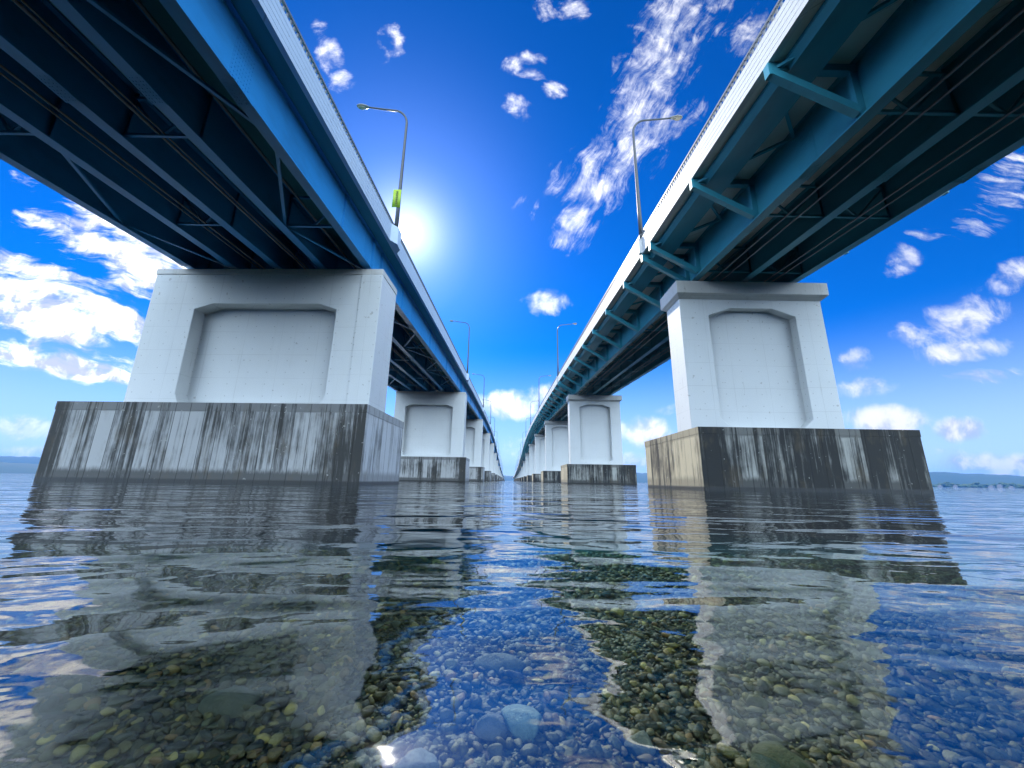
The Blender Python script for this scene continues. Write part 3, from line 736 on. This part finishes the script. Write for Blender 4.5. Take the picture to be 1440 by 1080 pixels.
me = splice(-1).mesh('splice_plate', M_STEEL_R)
for k in range(9):
    o = place('splice_plate', me, RB, 15.6+13.9*k); o.location.x = 14.56-.027-RX
for g in RG:
    me = flange_splice(g-RX).mesh('flange_plate', M_STEEL_R)
    for k in range(8): place('flange_plate', me, RB, 1.7+13.9*k)
LAMP_R = [28.3+SPAN*k for k in range(12)]
rp = MB(); rp.box(10.55-RX, 10.80-RX, -.16, .16, ZS+.0, ZS+1.38); me = rp.mesh('lamp_pilaster', M_FASCIA)
for y in LAMP_R: place('lamp_pilaster', me, RB, y)
# double end brackets over the piers
me = bracket(10.78, 14.56, 1).mesh('bracket', M_STEEL_R)
for k in range(8): place('bracket', me, RB, 28.3+SPAN*k)

# ------------------------------------------------------------------ street lamps
def lamp_meshes(s):
    zt_ = 12.75; pts = [(0, 0, 0), (0, 0, 3), (0, 0, 7), (0, 0, 11.0)]; rad = [.18, .155, .125, .105]
    for i in range(1, 9):
        a = math.pi/2*i/8; pts.append((s*1.25*(1-math.cos(a)), 0, 11.0+1.45*math.sin(a))); rad.append(.100-.002*i)
    pts += [(s*2.4, 0, zt_-.16), (s*3.55, 0, zt_)]; rad += [.078, .07]
    pole = MB(); pole.tube(pts, rad, 12)
    head = MB(); n = 18; prof_ = [(0, .05), (.10, .10), (.35, .20), (.65, .26), (.95, .24), (1.15, .15), (1.22, .02)]
    vs = []; fs = []
    for u, r in prof_:
        for k in range(n):
            a = 2*math.pi*k/n; z = r*.62*math.sin(a); z = z if z > 0 else z*.62
            vs.append((s*(3.45+u), r*math.cos(a), zt_+.03+u*.06+z))
    for i in range(len(prof_)-1):
        for k in range(n): fs.append((i*n+k, i*n+(k+1) % n, (i+1)*n+(k+1) % n, (i+1)*n+k))
    fs += [tuple(range(n)), tuple(range((len(prof_)-1)*n, len(prof_)*n))]; head.add(vs, fs, True)
    lens = MB(); vs = [(s*(3.45+.72), 0, zt_-.17)]; fs = []; rings = ((.5, -.155), (.85, -.11), (1.0, -.05))
    for q, dz_ in rings:
        for k in range(16):
            a = 2*math.pi*k/16; vs.append((s*(3.45+.74+.36*q*math.cos(a)), .215*q*math.sin(a), zt_+.01+dz_))
    fs += [(0, 1+k, 1+(k+1) % 16) for k in range(16)]
    for i in range(2): fs += [(1+i*16+k, 1+i*16+(k+1) % 16, 17+i*16+(k+1) % 16, 17+i*16+k) for k in range(16)]
    lens.add(vs, fs, True)
    base = MB(); base.box(-.24, .24, -.24, .24, -.06, .04); base.tube([(0, 0, .02), (0, 0, .55)], [.19, .17], 12)
    return [('pole', pole.mesh('pole', M_POLE)), ('base_plate', base.mesh('base_plate', M_POLE)), ('lamp_head', head.mesh('lamp_head', M_HEAD))], ('lens', lens.mesh('lens', M_LENS))
def lamps(s, x, ys, side, grp):
    parts, ln = lamp_meshes(s)
    for k, y in enumerate(ys):
        e = empty('street_lamp', (x, y, ZS+1.43+prof(y)))
        if k == 0 and s < 0: lab = 'tall curved street lamp on the left bridge carrying a yellow-green banner'
        elif k == 0: lab = 'tall curved street lamp on the right bridge above its nearest pier'
        else: lab = '%s street lamp along the %s bridge counted from the camera' % (ORD[k], side)
        tag(e, lab, 'street lamp', grp)
        for nm, me in parts:
            o = bpy.data.objects.new(nm, me); o.parent = e; COL.objects.link(o)
            if nm == 'lamp_head':
                c = bpy.data.objects.new(ln[0], ln[1]); c.parent = o; COL.objects.link(c)
lamps(-1, -9.62, LAMP_L, 'left', 'street lamps on the left bridge')
lamps(1, 10.85, LAMP_R, 'right', 'street lamps on the right bridge')
# yellow-green banner on the first left lamp, with dark vertical lettering
bx, by, bz = -9.62, 27.8, 22.4
e = empty('banner', (bx, by, bz)); tag(e, 'yellow-green banner with dark vertical lettering strapped to the first left lamp pole', 'banner')
mb = MB(); n = 14; vs = []; fs = []
for i in range(n+1):
    u = i/n; xx = bx-.50+.68*u; yy = by-.17-.03*math.sin(u*3.1)+.03*u
    vs += [(xx, yy, bz), (xx, yy, bz+1.75), (xx, yy+.02, bz), (xx, yy+.02, bz+1.75)]
for i in range(n):
    a, c = i*4, i*4+4
    fs += [(a, c, c+1, a+1), (a+2, a+3, c+3, c+2), (a, a+2, c+2, c), (a+1, c+1, c+3, a+3)]
fs += [(0, 1, 3, 2), (n*4, n*4+2, n*4+3, n*4+1)]
mb.add(vs, fs, True); mb.build('banner_cloth', M_BANNER, e)
mb = MB(); z = bz+1.55
for i in range(8):
    x0 = bx-.24
    mb.box(x0, x0+.19, by-.222, by-.212, z-.03, z); mb.box(x0+.08, x0+.11, by-.225, by-.213, z-.14, z-.02); mb.box(x0+.02, x0+.17, by-.2215, by-.2125, z-.10, z-.075); mb.box(x0+.15, x0+.175, by-.224, by-.2135, z-.15, z-.05)
    z -= .185
mb.build('lettering', M_INK, e)
mb = MB()
for zz in (bz+.25, bz+1.5): mb.tube([(bx, by, zz), (bx, by, zz+.05)], .155, 14)
mb.build('strap', M_POLE, e)
